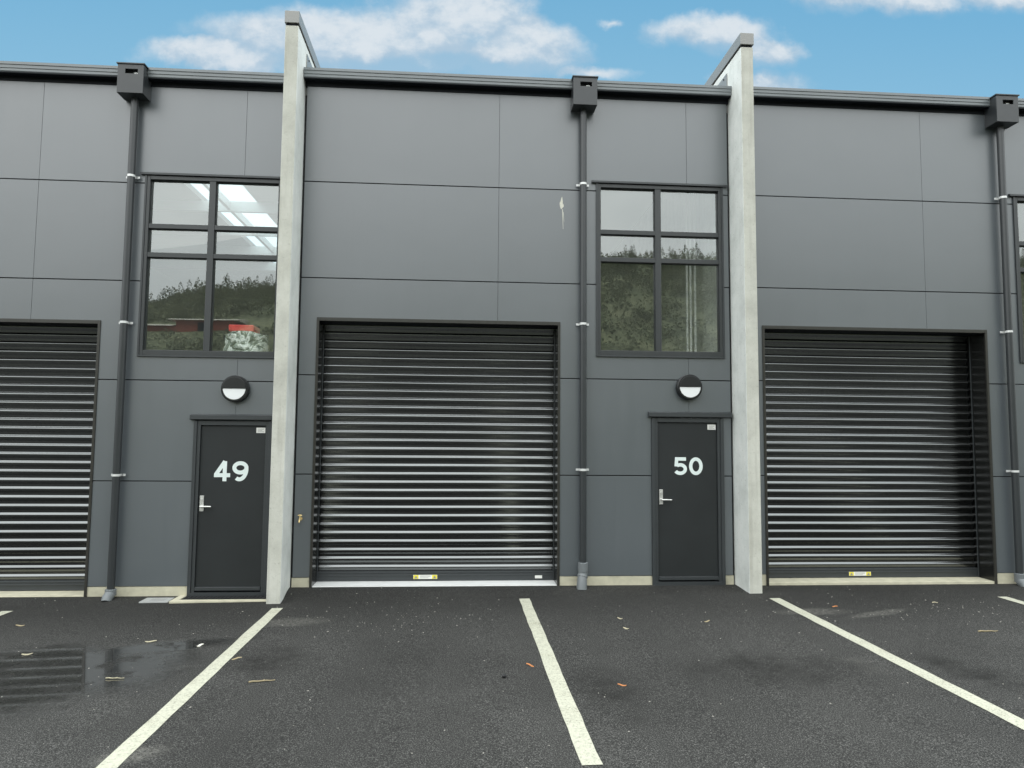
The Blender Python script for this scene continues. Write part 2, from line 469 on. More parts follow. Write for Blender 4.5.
def make_unit(dx, dz, label, x0, x1, full_door, number, pipe_x, panel_x, roller=( -1.84, 1.305), gut=(.0,), hsize=.235, sill='plinth', digits_dx=0., shoe=.262, kick=1.):
    """dx, dz: where the unit's own datum sits; every x below is local unless said otherwise"""
    u = empty('warehouse_unit', (dx, 0, dz))
    tag(u, label, 'warehouse', 'terraced warehouse units')
    L0, L1 = x0 - dx, x1 - dx                        # local extent between the party walls
    rx0, rx1 = roller
    RH = 3.355                                       # roller opening trim top
    gz = -.35
    win = (1.790, 3.500, 2.918, 5.246)
    door = (2.51, 3.475, gz, 2.115)
    holes = [(rx0, rx1, -9, RH), win]
    if full_door: holes.append(door)
    # cladding panels
    c = MB(); gj = .0065
    vx = sorted(panel_x)
    zed = [ZBOT] + list(ZJ) + [ZTOP]
    for k in range(5):
        z0 = zed[k] + (gj if k else 0); z1 = zed[k + 1] - (gj if k < 4 else 0)
        cuts = [L0 + .03]
        for x, zlo, zhi in vx:
            if zlo < (z0 + z1) / 2 < zhi: cuts.append(x)
        cuts.append(L1 - .03)
        for i, (a, b) in enumerate(zip(cuts, cuts[1:])):
            c.panel((a + (.0016 if i else 0), b - (.0016 if i < len(cuts) - 2 else 0), z0, z1), holes, 0, .018)
    c.build('cladding', M['clad'], u, bevel=.0015)
    b = MB().panel((L0, L1, gz, 6.5), holes, .030, .10)
    b.build('wall_lining', M['back'], u)
    # plinth
    ph = [(rx0, rx1, -9, RH)] + ([(2.51, 3.475, -9, 2.1)] if full_door else [])
    ed = [L0 + .02] + [v for h_ in ph for v in (h_[0] + .002, h_[1] - .002)] + [L1 - .02]
    for a, b in zip(ed[::2], ed[1::2]):
        MB().panel((a, b, gz, ZBOT - .006), [], .004, .029).build('plinth', M['plinth'], u)
    # fascia and gutter
    MB().box(L0 + .004, L1 - .004, -.012, .012, ZTOP + .002, ZTOP + .20).build('fascia', M['fascia'], u)
    zb = 6.478
    prof = [(-.014, zb), (-.112, zb), (-.120, zb + .010), (-.120, zb + .040), (-.128, zb + .046), (-.128, zb + .082), (-.137, zb + .088),
            (-.137, zb + .122), (-.125, zb + .126), (-.125, zb + .1), (-.014, zb + .1)]
    MB().prism(prof, lambda q, k: ((L0 + .004, L1 - .004)[k], q[0], q[1])).build('gutter', M['gutter'], u)
    MB().box(L0 + .005, L1 - .005, -.113, -.0125, zb - .012, zb - .002).build('soffit', M['fascia'], u)
    # roof, interior
    sky = (-1.1 + 2.62, -1.1 + 3.55, 1.2, 10.5) if number == '49' else None
    rf = MB()
    if sky:
        lx0, lx1, ly0, ly1 = .98, 1.98, 1.0, 11.0
        rf.box(L0, lx0, .02, 14, 6.30, 6.40); rf.box(lx1, L1, .02, 14, 6.30, 6.40)
        rf.box(lx0, lx1, .02, ly0, 6.30, 6.40); rf.box(lx0, lx1, ly1, 14, 6.30, 6.40)
    else:
        rf.box(L0, L1, .02, 14, 6.30, 6.40)
    r_ = rf.build('roof', M['inner'], u)
    if sky:
        s_ = MB(); s_.box(lx0 + .002, lx1 - .002, ly0 + .002, ly1 - .002, 6.405, 6.412)
        s_.build('skylight', M['skylight'], r_)
        pu = MB()
        for y in (2.6, 4.2, 5.8, 7.4, 9.0): pu.box(L0 + .05, L1 - .05, y, y + .06, 6.10, 6.295)
        pu.box(lx0 + .46, lx0 + .52, ly0, ly1, 6.15, 6.29)
        pu.build('purlin', M['galv'], r_)
    MB().box(L0, L1, 14, 14.12, gz, 6.4).build('back_wall', M['inner'], u)
    MB().box(L0, L1, .40, 13.99, gz, -.034).build('floor', M['floor_in'], u)
    if x0 < -8: MB().box(L0 - .1, L0 - .001, .02, 14, gz, 6.4).build('side_wall', M['inner'], u)
    if x1 > 9: MB().box(L1 + .001, L1 + .1, .02, 14, gz, 6.4).build('side_wall', M['inner'], u)
    if number == '49':
        MB().box(1.45, L1 - .02, .32, 5.0, 2.62, 2.80).build('mezzanine_floor', M['floor_in'], u)
    # ---------------- roller door
    D = .335; zs_ = -.036
    pitch = .1092; n = 31; sub = 14
    prof = []
    for k in range(n * sub + 1):
        t_ = k / sub; ph_ = (t_ % 1.0)
        z = .060 + k * pitch / sub
        if ph_ < .74:                              # the broad band leans out towards the top, with a shallow groove
            u_ = ph_ / .74
            q = .019 * (u_ * u_ * (3 - 2 * u_) * .55 + u_ * .45) - .0022 * math.exp(-((u_ - .42) / .10) ** 2)
        else:                                      # the narrow rib rolls back in
            u_ = (ph_ - .74) / .26
            q = .019 * (.5 + .5 * math.cos(math.pi * u_ ** 1.25))
        prof.append((D - .004 - q, z))
    cm = MB(); cols = 13
    for i in range(cols):
        x = rx0 + .033 + (rx1 - rx0 - .066) * i / (cols - 1)
        for (y, z) in prof:
            cm.v.append((x, y + .0007 * math.sin(i * .9 + z * 1.7 + dx), z + .0011 * math.sin(i * .5 + z * 2.9 + dx)))
    m_ = len(prof)
    for i in range(cols - 1):
        for k in range(m_ - 1):
            cm.face([i * m_ + k, (i + 1) * m_ + k, (i + 1) * m_ + k + 1, i * m_ + k + 1])
    rd = cm.build('roller_door', M['curtain'], u, smooth=True)
    br = MB(); br.box(rx0 + .036, rx1 - .036, D - .030, D + .01, zs_ + .002, .088)
    br.box(rx0 + .036, rx1 - .036, D - .036, D - .0302, .068, .080)
    br.box(rx0 + .05, rx1 - .05, D - .038, D - .0302, .030, .050); br.box(rx0 + .05, rx1 - .05, D - .036, D - .0302, zs_ + .004, zs_ + .020)
    br.build('bottom_rail', M['trim'], rd, bevel=.002)
    for a, bb in ((rx0 + .0335, rx0 + .046), (rx1 - .046, rx1 - .0335)):
        gd = MB(); gd.box(a, bb, D - .052, D - .0405, zs_ + .003, RH - .06)
        gd.build('guide', M['trim'], rd, bevel=.002)
    su = MB(); tw = .032
    su.box(rx0, rx0 + tw, -.012, .012, gz, RH); su.box(rx1 - tw, rx1, -.012, .012, gz, RH)
    su.box(rx0 + tw + .0002, rx1 - tw - .0002, -.012, .012, RH - .045, RH)
    su.build('door_surround', M['bronze'], rd, bevel=.002)
    for a, bb in ((rx0, rx0 + tw), (rx1 - tw, rx1)):
        MB().box(a, bb, .0122, D + .05, gz, RH).build('reveal_lining', M['liner'], rd)
    MB().box(rx0 + tw + .0002, rx1 - tw - .0002, .0122, D + .05, RH - .045, RH).build('head_lining', M['fascia'], rd)
    MB().box(rx0 + .0324, rx1 - .0324, .002, D + .06, gz, zs_).build('sill', M['sillwhite' if sill == 'white' else 'plinth'], rd, bevel=.004)
    # warning label on the bottom rail
    lx = -.415; ly = D - .0405
    w = MB(); w.box(lx - .155, lx + .155, ly, ly + .002, -.008, .044)
    w.cur = 1; w.box(lx - .152, lx - .088, ly - .0012, ly - .0002, -.006, .042); w.box(lx + .088, lx + .152, ly - .0012, ly - .0002, -.006, .042)
    w.cur = 2
    for s_ in (-1, 1):
        cx = lx + s_ * .12
        w.prism([(cx - .022, 0), (cx + .022, 0), (cx, .036)], lambda q, k: (q[0], ly - .0016 - .0006 * k, q[1]))
    for r in range(3): w.box(lx - .07, lx + .07 - .03 * (r == 2), ly - .0010, ly - .0003, .030 - r * .013, .034 - r * .013)
    w.build('warning_label', [M['sticker'], M['yellow'], M['ink']], rd)
    if number == '50':
        MB().box(1.02, 1.115, ly, ly + .002, -.008, .030).build('maker_label', M['sticker'], rd)
    # ---------------- window
    f = MB(); W0, W1, Z0, Z1 = win
    fy0, fy1 = -.012, .10
    fw = .052
    f.box(W0 + .012, W0 + fw, fy0, fy1, Z0 + .01, Z1 - .012); f.box(W1 - fw, W1 - .012, fy0, fy1, Z0 + .01, Z1 - .012)
    f.box(W0 + fw + .0005, W1 - fw - .0005, fy0 - .001, fy1, Z1 - .012 - .05, Z1 - .012)
    f.box(W0 + fw + .0005, W1 - fw - .0005, fy0 - .001, fy1, Z0 + .01, Z0 + .072)
    mx0, mx1 = 2.578, 2.658
    zt = [(4.178, 4.238), (4.550, 4.610)]
    f.box(mx0, mx1, fy0 + .003, fy1, Z0 + .0725, Z1 - .0625)
    for a, bb in zt:
        f.box(W0 + fw + .0005, mx0 - .0005, fy0 + .006, fy1, a, bb); f.box(mx1 + .0005, W1 - fw - .0005, fy0 + .006, fy1, a, bb)
    wn = f.build('window', M['frame'], u, bevel=.003)
    zr = [Z0 + .0725, zt[0][0], zt[0][1], zt[1][0], zt[1][1], Z1 - .0625]
    xr = [(W0 + fw, mx0), (mx1, W1 - fw)]
    for (a, bb) in xr:
        for k in range(3):
            z0, z1 = zr[2 * k], zr[2 * k + 1]
            sash = MB(); e = .007
            sash.box(a + .001, a + e, .022, .07, z0 + .001, z1 - .001); sash.box(bb - e, bb - .001, .022, .07, z0 + .001, z1 - .001)
            sash.box(a + e + .0002, bb - e - .0002, .022, .07, z0 + .001, z0 + e); sash.box(a + e + .0002, bb - e - .0002, .022, .07, z1 - e, z1 - .001)
            sash.build('sash', M['frame'], wn)
            pn = MB(); n_ = len(pn.v)
            tl = random.uniform(-.0006, .0006)
            pn.v += [(a + .003, .045 + tl, z0 + .003), (bb - .003, .045 - tl, z0 + .003), (bb - .003, .045 - tl, z1 - .003), (a + .003, .045 + tl, z1 - .003)]
            pn.face([0, 1, 2, 3]); pn.build('pane', M['glass'], wn)
    hd = MB(); hd.prism([(-.040, Z1 + .018), (-.040, Z1 - .006), (-.036, Z1 - .006), (-.0125, Z1 + .0), (-.001, Z1 + .0), (-.001, Z1 + .034), (-.004, Z1 + .034)],
                        lambda q, k: ((W0 - .07, min(W1 + .07, L1 - .035))[k], q[0], q[1]))
    hd.build('head_flashing', M['trim'], wn)
    jb = MB()
    jb.box(W0 - .012, W0 + .0115, -.020, .029, Z0 - .012, Z1 - .005); jb.box(W1 - .0115, W1 + .012, -.020, .029, Z0 - .012, Z1 - .005)
    jb.box(W0 + .0120, W1 - .0120, -.024, .029, Z0 - .012, Z0 + .0095)
    jb.build('jamb_flashing', M['trim'], wn, bevel=.0015)
    # ---------------- entrance door
    if full_door:
        d0, d1 = 2.595, 3.388; dt = 2.052
        lf = MB().box(d0, d1, .012, .055, .012, dt).build('door', M['door'], u, bevel=.003)
        fm = MB()
        fm.box(2.511, 2.551, -.028, .10, gz, 2.108); fm.box(2.5515, d0 - .003, -.012, .10, gz, 2.108)
        fm.box(d1 + .003, 3.430, -.012, .10, gz, 2.108); fm.box(3.4305, 3.474, -.028, .10, gz, 2.108)
        fm.box(d0 - .0028, d1 + .0028, -.014, .10, dt + .004, 2.108)
        fm.build('door_frame', M['trim'], lf, bevel=.002)
        MB().prism([(-.055, 2.128), (-.055, 2.178), (-.05, 2.182), (-.001, 2.196), (-.001, 2.118), (-.030, 2.118)], lambda q, k: ((2.468, min(3.585, L1 - .03))[k], q[0], q[1])).build('head_flashing', M['trim'], lf)
        MB().box(d0 + .002, d1 - .002, -.022, .0118, .018, .062).build('weather_bar', M['trim'], lf, bevel=.004)
        MB().box(2.5512, 3.4302, -.03, .12, gz, -.002).build('threshold', M['trim'], lf)
        h = MB()
        h.box(2.612, 2.660, .000, .0118, .985, 1.178)
        h.tube([(2.636, .0, 1.048), (2.636, -.050, 1.048)], .011, 10)
        h.tube([(2.630, -.050, 1.048), (2.70, -.053, 1.048), (2.765, -.046, 1.046)], [.011, .0105, .0095], 10)
        h.tube([(2.636, .0, 1.135), (2.636, -.008, 1.135)], .016, 12)
        h.build('handle', M['steel'], lf, bevel=.002)
        nb = MB(); s_ = .046 * hsize / .235; dw = .185 * hsize / .235
        for q, ch in enumerate(number):
            mm = MB(); strokes(mm, digit(ch, dw, hsize, s_), s_, .0108)
            ox = 3.003 + digits_dx + (-1, 1)[q] * (dw / 2 + .012); base = len(nb.v)
            nb.v += [(x + ox, y, z + 1.482) for x, y, z in mm.v]
            for ff in mm.f: nb.face([base + k for k in ff])
        nb.build('door_number', M['number'], lf)
        nl = MB(); nl.box(3.268, 3.378, .0100, .0118, 1.962, 2.030); nl.cur = 1
        for r in range(3): nl.box(3.285, 3.362 - .02 * (r == 1), .0092, .0099, 2.008 - r * .016, 2.013 - r * .016)
        nl.build('notice_label', [M['sticker'], M['ink']], lf)
    # ---------------- downpipe
    px = pipe_x - dx; py = -.088
    zg = ground_z(pipe_x, -.1) - dz
    dp = MB().tube([(px, py, 6.235), (px, py, max(shoe - .02, zg + .05))], .0445, 20).build('downpipe', M['pipe'], u, smooth=True)
    for z in (5.19, 3.322, 1.432):
        k = MB()
        k.tube([(px, py, z - .014), (px, py, z + .014)], .0475, 20, cap=True)
        k.box(px - .085, px + .085, -.040, -.034, z - .014, z + .014)
        k.box(px + .045, px + .052, -.040, -.0005, z - .014, z + .014)
        k.build('bracket', M['galv'], dp, smooth=False)
    st = shoe
    sh = MB(); sh.tube([(px, py, st), (px, py, st - .006), (px, py, max(st - .112, zg + .04)), (px, py, max(st - .116, zg + .036))], [.055, .064, .064, .060], 20)
    if shoe > .2:
        sh.tube([(px, py, .145), (px - .003, py - .002, .11), (px - .014, py - .02, .06), (px - .022, py - .045, zg + .03), (px - .024, py - .055, zg - .02)], [.060, .060, .062, .066, .066], 20)
        sh.tube([(px - .004, py - .003, .100), (px - .010, py - .013, .078)], .067, 20)
    else:
        sh.tube([(px, py - .002, zg + .075), (px - .002, py - .03, zg + .04), (px - .003, py - .075, zg + .02), (px - .003, py - .10, zg - .02)], [.060, .060, .060, .055], 20)
    sh.build('pipe_shoe', M['shoe'], dp, smooth=True)
    hx0, hx1 = px - .158, px + .158; yf = -.245; zb0, zb1 = 6.205, 6.575
    rh = MB(); t_ = .012
    sl = (px - .066, px + .088, 6.455, 6.515)
    rh.panel((hx0, hx1, zb0, zb1), [sl], yf, yf + t_)
    rh.box(hx0, hx0 + t_, yf + t_ + .0003, -.0135, zb0, zb1); rh.box(hx1 - t_, hx1, yf + t_ + .0003, -.0135, zb0, zb1)
    rh.box(hx0 + t_ + .0003, hx1 - t_ - .0003, yf + t_ + .0003, -.0135, zb0, zb0 + t_)
    rh.box(hx0 - .014, hx1 + .014, yf - .014, -.0138, zb1 + .0005, zb1 + .016)
    rho = rh.build('rainwater_head', M['pipe'], u, bevel=.0015)
    MB().box(px + .02, px + .07, yf + .05, yf + .08, zb0 + .24, zb0 + .29).build('outlet_flap', M['galv'], rho)
    return u

mid = make_unit(0, 0, 'dark grey warehouse unit with door 50, between the two concrete walls', -2.078, 3.612, True, '50', 1.592,
                [(.480, 2.7, 9), (3.018, 1.9, 9)], sill='white', hsize=.232)
lft = make_unit(-5.820, -.095, 'dark grey warehouse unit with door 49, left of the left concrete wall', -8.05, -2.243, True, '49', -4.182,
                [(.474, 2.7, 9), (3.010, 1.9, 9)], roller=(-1.84, 1.320), hsize=.25, digits_dx=-.025, shoe=.062)
rgt = make_unit(5.882, .010, 'dark grey warehouse unit right of the right concrete wall, with cream sill', 3.778, 9.47, False, '', 7.452,
                [(.462, 2.7, 9), (3.018, 2.2, 9)], roller=(-1.855, 1.318), shoe=.085)

# doorstep under door 49
ds = MB()
zg = -.142 + .095
ds.box(2.42, 3.57, -.335, -.2455, -.35, zg + .010); ds.box(2.42, 2.505, -.2452, .003, -.35, zg + .010)
dso = ds.build('doorstep', M['plinth'], lft, bevel=.004)
mg = MB(); mg.box(2.507, 3.56, -.243, -.031, -.35, zg + .001)
for k in range(22): mg.box(2.52 + k * .047, 2.545 + k * .047, -.236, -.036, zg + .0012, zg + .008)
mg.build('grate', M['back'], dso)

# bird splash on the cladding by the centre downpipe
sp = MB()
ring = []
for k in range(20):
    a = 2 * math.pi * k / 20
    ring.append((1.318 + (.021 + .006 * math.sin(3 * a + 1) + .004 * math.sin(7 * a)) * math.sin(a) * (1 - .35 * math.cos(a)), 4.955 + (.080 + .009 * math.sin(4 * a)) * math.cos(a)))
b0 = len(sp.v); sp.v += [(x, -.0012, z) for x, z in ring]; sp.face(list(range(b0, b0 + 20))[::-1])
for (x, z0, z1, w) in ((1.328, 4.60, 4.87, .010), (1.340, 4.70, 4.83, .006)):
    b0 = len(sp.v)
    sp.v += [(x - w / 2, -.0018, z1), (x + w / 2, -.0018, z1), (x + w * .4 + .008, -.0018, z0), (x + .008, -.0018, z0)]
    sp.face([b0, b0 + 3, b0 + 2, b0 + 1])
sp.build('pale_splash', M['lime'], mid)

# conduits inside the middle unit, against its right party wall
for x, zt in ((3.330, 6.29), (3.385, 6.29), (3.452, 6.29)):
    cd = MB().tube([(x, 1.0, -.03), (x, 1.0, zt)], .016, 10).build('conduit', M['white'], mid, smooth=True)

# ------------------------------------------------------------------ concrete party walls
def party_wall(x0, x1, zt, label):
    o = empty('party_wall', ((x0 + x1) / 2, 0, 0)); tag(o, label, 'concrete wall', 'concrete party walls')
    w = (x1 - x0) / 2
    pb = MB().box(-w, w, -.462, 15, -.6, zt)
    pb.mi = [1 if k in (4, 5) else 0 for k in range(6)]     # sides bluer, and coloured paler to stand in for missing light
    pb.build('wall_panel', [M['concrete'], M['concrete_side_lit']], o, bevel=.010)
    MB().box(-w + .012, w - .012, -.45, 14.98, zt + .0005, zt + .030).build('shadow_gap', M['fascia'], o)
    MB().box(-w - .008, w + .008, -.474, 15.01, zt + .0305, zt + .185).build('cap', M['capm'], o, bevel=.004)
    fl = MB()
    for s_ in (-1, 1):
        X = s_ * w
        a, b = (X, X + .012) if s_ > 0 else (X - .012, X)
        fl.prism([(.02, 6.60), (.02, 6.86), (6, 6.86), (6, 6.60)], lambda q, k, a=a, b=b: ((a, b)[k], q[0], q[1]))
    fo = fl.build('side_flashing', M['capm'], o)
    sc = MB()
    for s_ in (-1, 1):
        X = s_ * (w + .0122)
        for y in (.12, .55, 1.0, 1.5):
            for z in (6.66, 6.82): sc.tube([(X, y, z), (X + s_ * .008, y, z)], .012, 8)
    sc.build('screws', M['fascia'], fo)
    return o
party_wall(-2.243, -2.079, 6.965, 'tall pale concrete wall on the left, between door 49 and the middle roller door')
party_wall(3.613, 3.777, 6.972, 'tall pale concrete wall on the right, beside door 50')

# ------------------------------------------------------------------ wall lights
def wall_light(x, z, label):
    o = empty('wall_light', (x, 0, z)); tag(o, label, 'wall light', 'round bulkhead lights above the doors')
    r = .168
    h = MB()
    h.tube([(0, -.002, 0), (0, -.075, 0), (0, -.088, 0)], [r, r, r - .012], 48)
    h.build('housing', M['black'], o, smooth=True)
    d = MB(); n = 24; ri = r - .030
    pts = [(ri * math.cos(math.pi + math.pi * k / n), ri * math.sin(math.pi + math.pi * k / n)) for k in range(n + 1)]
    d.prism(pts, lambda q, k: (q[0], (-.0885, -.098)[k], q[1]))
    d.build('diffuser', M['white'], o, bevel=.003)
    e = MB()
    pts = [(ri * 1.04 * math.cos(math.pi * k / n), ri * 1.04 * math.sin(math.pi * k / n) + .002) for k in range(n + 1)]
    e.prism(pts, lambda q, k: (q[0], (-.0885, -.108)[k], q[1]))
    e.build('eyelid_shield', M['black'], o, bevel=.004)
wall_light(-2.812, 2.418, 'round black bulkhead light with white lower half above door 49')
wall_light(3.008, 2.516, 'round black bulkhead light with white lower half above door 50')

# ------------------------------------------------------------------ tap beside the left concrete wall
tp = empty('garden_tap', (-1.968, 0, .80)); tp.scale = (.78, .78, .78); tag(tp, 'small brass tap on the dark wall beside the left concrete wall', 'tap')
t1 = MB()
t1.tube([(0, -.001, 0), (0, -.012, 0)], .028, 14); t1.tube([(0, -.012, 0), (0, -.07, 0), (0, -.10, -.012), (0, -.115, -.05)], [.014, .015, .014, .013], 12)
t1.tube([(0, -.06, .0), (0, -.06, .05)], .011, 10)
t1.build('tap_body', M['brass'], tp, smooth=True)
MB().tube([(-.032, -.06, .055), (0, -.06, .062), (.032, -.06, .055)], [.009, .012, .009], 10).build('tap_handle', M['brass'], tp, smooth=True)

# ------------------------------------------------------------------ drain cover in front of the unit with door 49
dc = MB(); z = ground_z(-3.6, -.18)
o = empty('drain_cover', (-3.595, -.185, z)); tag(o, 'small pale drain cover in the asphalt beside door 49', 'drain cover')
dc.box(-.165, .165, -.115, .115, -.03, .006); dc.build('cover_plate', M['drain'], o, bevel=.004)
sl = MB()
for i in range(7):
    for j in range(3):
        sl.box(-.07 + i * .026, -.055 + i * .026, -.06 + j * .045, -.03 + j * .045, .0061, .0072)
sl.build('slots', M['ink'], o)

# ------------------------------------------------------------------ things inside the window of unit 49
wb = empty('wrapped_bundle', (-2.79, .315, 2.708)); tag(wb, 'plastic wrapped bundle with a red top behind the window above door 49', 'bundle')
w = MB(); seg = 40; rows = 12
for j in range(rows + 1):
    v = j / rows
    for k in range(seg):
        a = 2 * math.pi * k / seg
        sx = .34 * (1 - .12 * v); sy = .20
        ex = 3.2
        cx = math.copysign(abs(math.cos(a)) ** (2 / ex), math.cos(a)); sy_ = math.copysign(abs(math.sin(a)) ** (2 / ex), math.sin(a))
        q = 1 + .05 * math.sin(5 * a + 4 * v) + random.uniform(-.03, .03)
        w.v.append((cx * sx * .84 * q, sy_ * sy * q, .45 * v + .02 * math.sin(3 * a) * v))
for j in range(rows):
    for k in range(seg):
        w.face([j * seg + k, j * seg + (k + 1) % seg, (j + 1) * seg + (k + 1) % seg, (j + 1) * seg + k])
w.face([rows * seg + k for k in range(seg)])
w.build('wrapping', M['wrap'], wb, smooth=True)
MB().box(-.20, .12, -.16, .14, .470, .555).build('red_lid', M['red'], wb, bevel=.012)

# ------------------------------------------------------------------ litter on the asphalt
def leaf(x, y, length, width, ang, mat, label, curl=.003, cat='leaf'):
    o = MB(); n = 8; length *= .8; width *= .62
    for k in range(n + 1):
        s_ = k / n; px = (s_ - .5) * length
        wd = width * (.25 + .75 * math.sin(math.pi * min(1, s_ * .9 + .08))) / 2
        zc = .005 + curl * (2 * s_ - 1) ** 2 + .004 * math.sin(5 * s_ + x)
        for t_ in (-1, 1):
            o.v.append((px, t_ * wd + .006 * math.sin(3 * s_), zc + .002 * (t_ + 1)))
    m = len(o.v)
    o.v += [(a, b, c - .0025) for a, b, c in o.v]
    for k in range(n):
        a = 2 * k
        o.face([a, a + 2, a + 3, a + 1]); o.face([m + a, m + a + 1, m + a + 3, m + a + 2])
        o.face([a, m + a, m + a + 2, a + 2]); o.face([a + 1, a + 3, m + a + 3, m + a + 1])
    o.face([0, 1, m + 1, m]); o.face([2 * n, m + 2 * n, m + 2 * n + 1, 2 * n + 1])
    ob = o.build('fallen_leaf' if cat == 'leaf' else 'twig', mat, loc=(x, y, ground_z(x, y)))
    ob.rotation_euler.z = ang
    tag(ob, label, cat, 'leaves and twigs fallen on the asphalt')
def twig(x, y, length, r, ang, mat, label):
    o = MB(); n = 6
    pts = [((k / n - .5) * length, .02 * length * math.sin(4 * k / n + x), r + .004 * math.sin(k * 1.3) ** 2) for k in range(n + 1)]
    o.tube(pts, [r * (1 - .5 * k / n) for k in range(n + 1)], 7)
    p = Vector(pts[3]); o.tube([p, p + Vector((.09 * length, .10 * length, .003))], [r * .6, r * .3], 6)
    ob = o.build('twig', mat, loc=(x, y, ground_z(x, y))); ob.rotation_euler.z = ang
    tag(ob, label, 'twig', 'leaves and twigs fallen on the asphalt')
leaf(.628, -3.041, .115, .022, -.9, M['orange'], 'orange dry leaf left of the middle parking line')
leaf(1.294, -3.597, .085, .022, -.35, M['orange'], 'orange dry leaf right of the middle parking line')
twig(-1.545, -3.252, .20, .007, .12, M['straw'], 'long straw coloured twig right of the left parking line')
twig(5.27, -2.342, .20, .008, -.05, M['straw'], 'yellowish twig lying right of the right parking line')
twig(-2.76, -3.072, .15, .006, -.1, M['paleleaf'], 'pale twig at the edge of the puddle on the left')
leaf(-2.923, -1.989, .13, .04, .1, M['paleleaf'], 'bleached leaf on the wet asphalt below door 49')
leaf(-3.871, -2.319, .11, .04, .2, M['paleleaf'], 'bleached leaf on the damp asphalt near the left edge of the photo')
leaf(-2.40, -2.17, .09, .045, 1.0, M['lime'], 'crumpled whitish scrap of leaf just left of the left parking line')
leaf(1.741, -1.544, .07, .035, -.5, M['paleleaf'], 'small pale leaf in front of the downpipe beside door 50')
leaf(1.712, -1.947, .075, .04, -.6, M['paleleaf'], 'pale rounded leaf midway between the middle line and door 50')
leaf(2.62, -1.75, .10, .03, .5, M['straw'], 'straw coloured leaf on the asphalt below door 50')
leaf(-1.93, -2.62, .11, .025, .6, M['straw'], 'straw coloured leaf touching the left parking line')
leaf(4.287, -1.238, .07, .03, -.2, M['orange'], 'small brownish leaf near the sill of the right roller door')
leaf(5.583, -1.085, .08, .03, -.1, M['paleleaf'], 'pale leaf in front of the right end of the right roller door')
leaf(-4.55, -1.25, .11, .035, .0, M['straw'], 'straw coloured leaf near the short parking line at far left')
o = MB(); o.tube([(-.02, 0, .014), (.0, .002, .018), (.022, 0, .013)], [.008, .016, .007], 8)
tag(o.build('pebble', M['black'], loc=(.388, -3.328, ground_z(.388, -3.328))), 'small dark pebble left of the middle parking line', 'pebble')
# fine pale grit, too much of it to count
gm = MB()
for k in range(640):
    if k < 430:
        x = random.uniform(-6, 8.5); y = -random.random() ** 1.3 * 5 - .05
    elif k < 540:
        x = random.gauss(-.7, .8); y = random.gauss(-1.3, .35)
    else:
        x = random.gauss(4.9, 1.0); y = random.gauss(-1.5, .35)
    if y > -.05: continue
    s_ = random.uniform(.002, .0065) * (1 + .5 * random.random()); a = random.uniform(0, 3.14)
    z = ground_z(x, y); b0 = len(gm.v)
    for q in range(4):
        th = a + q * math.pi / 2 + random.uniform(-.3, .3); e = 1.6 if q % 2 else 1
        gm.v.append((x + s_ * e * math.cos(th), y + s_ * e * math.sin(th), z - .001))
    gm.v.append((x, y, z + s_ * .7))
    for q in range(4): gm.face([b0 + q, b0 + (q + 1) % 4, b0 + 4])
tag(gm.build('pale_grit', M['grit']), 'pale grit scattered over the asphalt', kind='stuff')

# ------------------------------------------------------------------ the hillside across the road, which the windows mirror
def hill_h(x, y):
    d = np.clip((-y - 26) / 66, 0, 1)
    top = 23.6 + .085 * np.clip(x, -60, 60) + 1.6 * np.sin(x * .06 + 1) + .8 * np.sin(x * .17)
    s_ = d * (1 + .25 * np.sin(math.pi * d))
    return s_ * top * 1.0 + .5 * np.sin(x * .21 + y * .13) * d + .35 * np.sin(x * .53 - y * .31) * d
hx = np.linspace(-260, 260, 131); hy = np.concatenate([np.linspace(-24, -100, 45), np.linspace(-112, -260, 10)])
h = MB()
for y in hy:
    for x in hx:
        z = float(hill_h(x, y)) if y > -104 else float(hill_h(x, -104)) * (1 - (-y - 104) / 220)
        h.v.append((float(x), float(y), z - .4 + (.0 if y < -26 else -.1)))
nx = len(hx)
for j in range(len(hy) - 1):
    for i in range(nx - 1):
        h.face([j * nx + i, (j + 1) * nx + i, (j + 1) * nx + i + 1, j * nx + i + 1])
tag(h.build('hillside', M['hill'], smooth=True), 'bushy green hillside across the road from the units', kind='structure')

